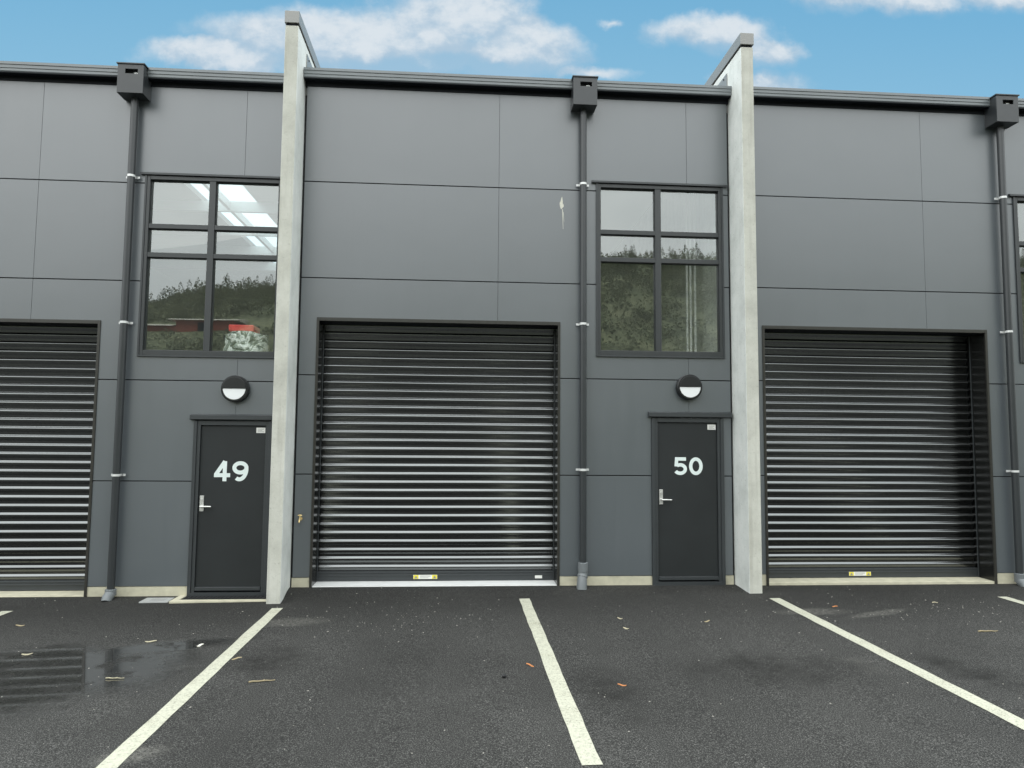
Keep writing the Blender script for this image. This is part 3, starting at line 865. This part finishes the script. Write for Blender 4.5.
def foliage():
    P = []; F = []
    def quads(c, s_):
        n = len(c)
        a = rng.normal(size=(n, 3)); a /= np.linalg.norm(a, axis=1)[:, None]
        b = rng.normal(size=(n, 3)); b -= a * (a * b).sum(1)[:, None]; b /= np.linalg.norm(b, axis=1)[:, None]
        s_ = np.asarray(s_)[:, None]
        return np.stack([c - a * s_, c + b * s_ * .6, c + a * s_, c - b * s_ * .6], 1)
    out = []
    # shrubs and tussocks over the slope
    for k in range(11000):
        small = k > 1500
        y = -rng.uniform(27, 97); x = rng.uniform(-45, 55) if small else rng.uniform(-75, 85)
        if -34 < x < -16 and -57 < y < -47 and not (small and y > -52.4): continue
        z = float(hill_h(np.float64(x), y)) - .4
        r = rng.uniform(.3, .75) if small else rng.uniform(.7, 1.7) * (.6 + .5 * (-y) / 90)
        n = 24 if small else 160
        d = rng.normal(size=(n, 3)); d /= np.linalg.norm(d, axis=1)[:, None]
        rr = r * rng.uniform(.55, 1.05, n)[:, None]
        c = np.array([x, y, z + r * .4]) + d * rr * np.array([1, 1, .8])
        out.append(quads(c, rng.uniform(.12, .26, n) * r if small else rng.uniform(.05, .13, n) * r))
    # conifers along and below the crest
    for k in range(1500):
        y = -rng.uniform(78, 103) if k > 400 else -rng.uniform(55, 82)
        x = rng.uniform(-75, 85)
        if -36 < x < -14 and y > -59: continue
        z = float(hill_h(np.float64(x), y)) - .5
        H = rng.uniform(1.3, 2.4)
        if rng.random() < .05: H *= 1.4
        n = 110; t_ = rng.uniform(0, 1, n) ** .85
        a = rng.uniform(0, 2 * math.pi, n)
        rad = H * rng.uniform(.24, .40) * (1 - t_) ** .8 * rng.uniform(.4, 1.0, n) + .03
        c = np.stack([x + rad * np.cos(a), y + rad * np.sin(a), z + H * (.08 + .94 * t_)], 1)
        out.append(quads(c, (.22 + .30 * (1 - t_)) * H * .125))
    Q = np.concatenate(out); n = len(Q)
    me = bpy.data.meshes.new('hillside_wood')
    me.vertices.add(n * 4); me.vertices.foreach_set('co', Q.reshape(-1).astype(np.float32))
    me.loops.add(n * 4); me.loops.foreach_set('vertex_index', np.arange(n * 4, dtype=np.int32))
    me.polygons.add(n); me.polygons.foreach_set('loop_start', np.arange(0, n * 4, 4, dtype=np.int32))
    me.update(calc_edges=True); me.validate()
    me.materials.append(M['leaf'])
    o = bpy.data.objects.new('hillside_wood', me); COL.objects.link(o)
    tag(o, 'dark pine and gorse wood covering the hillside, mirrored in the windows', kind='stuff')
foliage()

# red shed on the hillside, mirrored in the window above door 49
rb = empty('red_shed', (-22.6, -55, 10.55)); rb.rotation_euler.z = .05
tag(rb, 'long weathered red shed on the hillside, mirrored in the window above door 49', 'shed')
MB().box(-1.5, 3.1, -1.8, 1.8, -2.5, 1.12).build('wall', M['redwall'], rb)
MB().box(-5.0, -1.52, -1.5, 1.5, -2.5, .62).build('wall', M['redwall'], rb)
MB().prism([(-2.1, 1.122), (2.1, 1.122), (1.9, 1.22), (0, 1.55), (-1.9, 1.22)], lambda q, k: ((-2.1, 3.7)[k], q[0], q[1])).build('roof', M['beige'], rb)
MB().prism([(-1.8, .622), (1.8, .622), (0, 1.0)], lambda q, k: ((-5.6, -2.11)[k], q[0], q[1])).build('roof', M['beige'], rb)
MB().box(.35, 1.5, 1.801, 1.83, .2, .95).build('window', M['black'], rb)

# ------------------------------------------------------------------ sky
SUN_EL, SUN_AZ = 52, 215           # sun behind the camera, to its left (azimuth clockwise from +Y)
def make_world():
    W = bpy.data.worlds.new('World'); SC.world = W; W.use_nodes = True
    t = NT(W.node_tree); t.n.clear()
    out = t.new('ShaderNodeOutputWorld'); bg = t.new('ShaderNodeBackground')
    bg.inputs['Strength'].default_value = .1
    tc = t.new('ShaderNodeTexCoord'); D = tc.outputs['Generated']
    sky = t.new('ShaderNodeTexSky', sky_type='NISHITA'); sky.sun_disc = False
    sky.sun_elevation = R(SUN_EL); sky.sun_rotation = R(SUN_AZ)
    sky.air_density = 1.0; sky.dust_density = .6; sky.ozone_density = 1.5
    X, Y, Z = t.xyz(D)
    ys_ = t.math('MAXIMUM', Y, .05)
    U = t.math('DIVIDE', X, ys_); V = t.math('DIVIDE', Z, ys_)
    cb = t.new('ShaderNodeCombineXYZ'); t.l.new(U, cb.inputs[0]); t.l.new(V, cb.inputs[1])
    uv = cb.outputs[0]
    warp = t.noise(uv, 9, 5, .6, out='Color')
    wx, wy, wz = t.xyz(warp)
    u2 = t.math('ADD', U, t.math('MULTIPLY', t.math('SUBTRACT', wx, .5), .13))
    v2 = t.math('ADD', V, t.math('MULTIPLY', t.math('SUBTRACT', wy, .5), .075))
    clouds = [(-.115, .558, .27, .055, 1.3), (.005, .598, .118, .066, 1.3), (-.20, .578, .13, .026, 1.0), (.045, .566, .13, .050, 1.3), (-.03, .570, .16, .055, 1.3),
              (-.335, .528, .12, .026, 1.0), (.375, .603, .11, .036, 1.05), (.445, .578, .06, .032, .95), (.56, .675, .11, .035, 1.0), (.68, .672, .10, .03, .9),
              (.86, .678, .14, .03, .9), (.222, .610, .032, .010, .42), (.17, .535, .10, .014, .6), (.44, .530, .07, .02, .6), (-.66, .68, .1, .03, .9), (1.25, .60, .2, .05, .9), (-1.1, .58, .25, .06, .9)]
    def density(vv):
        dens = None
        for (cu, cv, ru, rv, a) in clouds:
            du = t.math('DIVIDE', t.math('SUBTRACT', u2, cu), ru); dv = t.math('DIVIDE', t.math('SUBTRACT', vv, cv), rv)
            r = t.math('SQRT', t.math('ADD', t.math('MULTIPLY', du, du), t.math('MULTIPLY', dv, dv)))
            d = t.math('MULTIPLY', t.math('SUBTRACT', 1.15, r), a)
            dens = d if dens is None else t.math('MAXIMUM', dens, d)
        return dens
    dens = density(v2)
    up = density(t.math('ADD', v2, .026))
    fb = t.noise(uv, 22, 6, .6)
    dd = t.math('ADD', dens, t.math('MULTIPLY', t.math('SUBTRACT', fb, .5), .40))
    al = t.smooth(dd, .02, .60, 0, .95)
    # tops catch the light, bases thin out into the blue
    side = t.math('SUBTRACT', dens, up)                     # > 0 in the upper part of a cloud
    al = t.math('MULTIPLY', al, t.smooth(side, -.55, .05, .50, 1.))
    puff = t.noise(t.mapping(uv, (1, 1.35, 1)), 26, 5, .6)
    lit = t.smooth(t.math('ADD', t.math('MULTIPLY', side, .5), t.math('MULTIPLY', t.math('SUBTRACT', puff, .5), 1.3)), -.18, .42)
    ccol = t.mix(lit, (4.4, 5.8, 7.1), (7.3, 7.9, 8.4))
    blue = t.mix(.75, sky.outputs[0], (1.85, 5.15, 7.95))
    blue = t.mix(t.smooth(V, .75, .35, 0, .55), blue, (3.6, 6.1, 7.6))
    front = t.mix(al, blue, ccol)
    # high overcast over the rest of the dome
    on = t.noise(t.mapping(D, (1, 1, 2.2)), 2.4, 5, .55)
    over = t.mix(t.smooth(on, .3, .7), (27.5, 29.2, 29.6), (36.0, 37.2, 37.0))
    zen = t.math('MULTIPLY_ADD', t.math('MAXIMUM', Z, 0), .54, .50)          # an overcast dome brightens towards the zenith
    sv = t.new('ShaderNodeVectorMath', operation='SCALE'); t.l.new(over, sv.inputs[0]); t.put(sv.inputs['Scale'], zen)
    over = t.mix(.08, sv.outputs[0], sky.outputs[0])
    fr = t.math('MULTIPLY', t.smooth(Y, .28, .50), t.smooth(Z, .70, .57))
    fr = t.math('MULTIPLY', fr, t.smooth(t.math('ABSOLUTE', X), .90, .78))
    col = t.mix(fr, over, front)
    t.l.new(col, bg.inputs['Color']); t.l.new(bg.outputs[0], out.inputs[0])
make_world()

sun = bpy.data.lights.new('sun', 'SUN'); sun.energy = .55; sun.angle = R(80); sun.color = (1, .96, .90)
so = bpy.data.objects.new('sun', sun); COL.objects.link(so)
sd = Vector((math.sin(R(SUN_AZ)) * math.cos(R(SUN_EL)), math.cos(R(SUN_AZ)) * math.cos(R(SUN_EL)), math.sin(R(SUN_EL))))
so.rotation_euler = sd.to_track_quat('Z', 'Y').to_euler(); so.location = sd * 60

# ------------------------------------------------------------------ camera (fitted to the photograph's lines)
F, P_, Y_, R_, H_ = 720.009, .0759304, .0724313, .00832961, 1.821005
f = Vector((math.sin(Y_) * math.cos(P_), math.cos(Y_) * math.cos(P_), math.sin(P_)))
rt = Vector((math.cos(Y_), -math.sin(Y_), 0)); up = rt.cross(f)
r2 = rt * math.cos(R_) + up * math.sin(R_); u2 = -rt * math.sin(R_) + up * math.cos(R_)
cam = bpy.data.cameras.new('camera'); co = bpy.data.objects.new('camera', cam); COL.objects.link(co)
co.matrix_world = Matrix(((r2.x, u2.x, -f.x, 0), (r2.y, u2.y, -f.y, -9.3), (r2.z, u2.z, -f.z, H_), (0, 0, 0, 1)))
cam.sensor_width = 36; cam.sensor_fit = 'HORIZONTAL'; cam.lens = F / 1024 * 36
cam.clip_start = .05; cam.clip_end = 3000
SC.camera = co
vs = SC.view_settings; vs.view_transform = 'Standard'; vs.look = 'None'; vs.exposure = 0; vs.gamma = 1; vs.use_curve_mapping = False
SC.cycles.max_bounces = 8; SC.cycles.transparent_max_bounces = 12; SC.cycles.glossy_bounces = 4; SC.cycles.diffuse_bounces = 3
SC.cycles.use_denoising = True; SC.cycles.denoising_prefilter = 'ACCURATE'
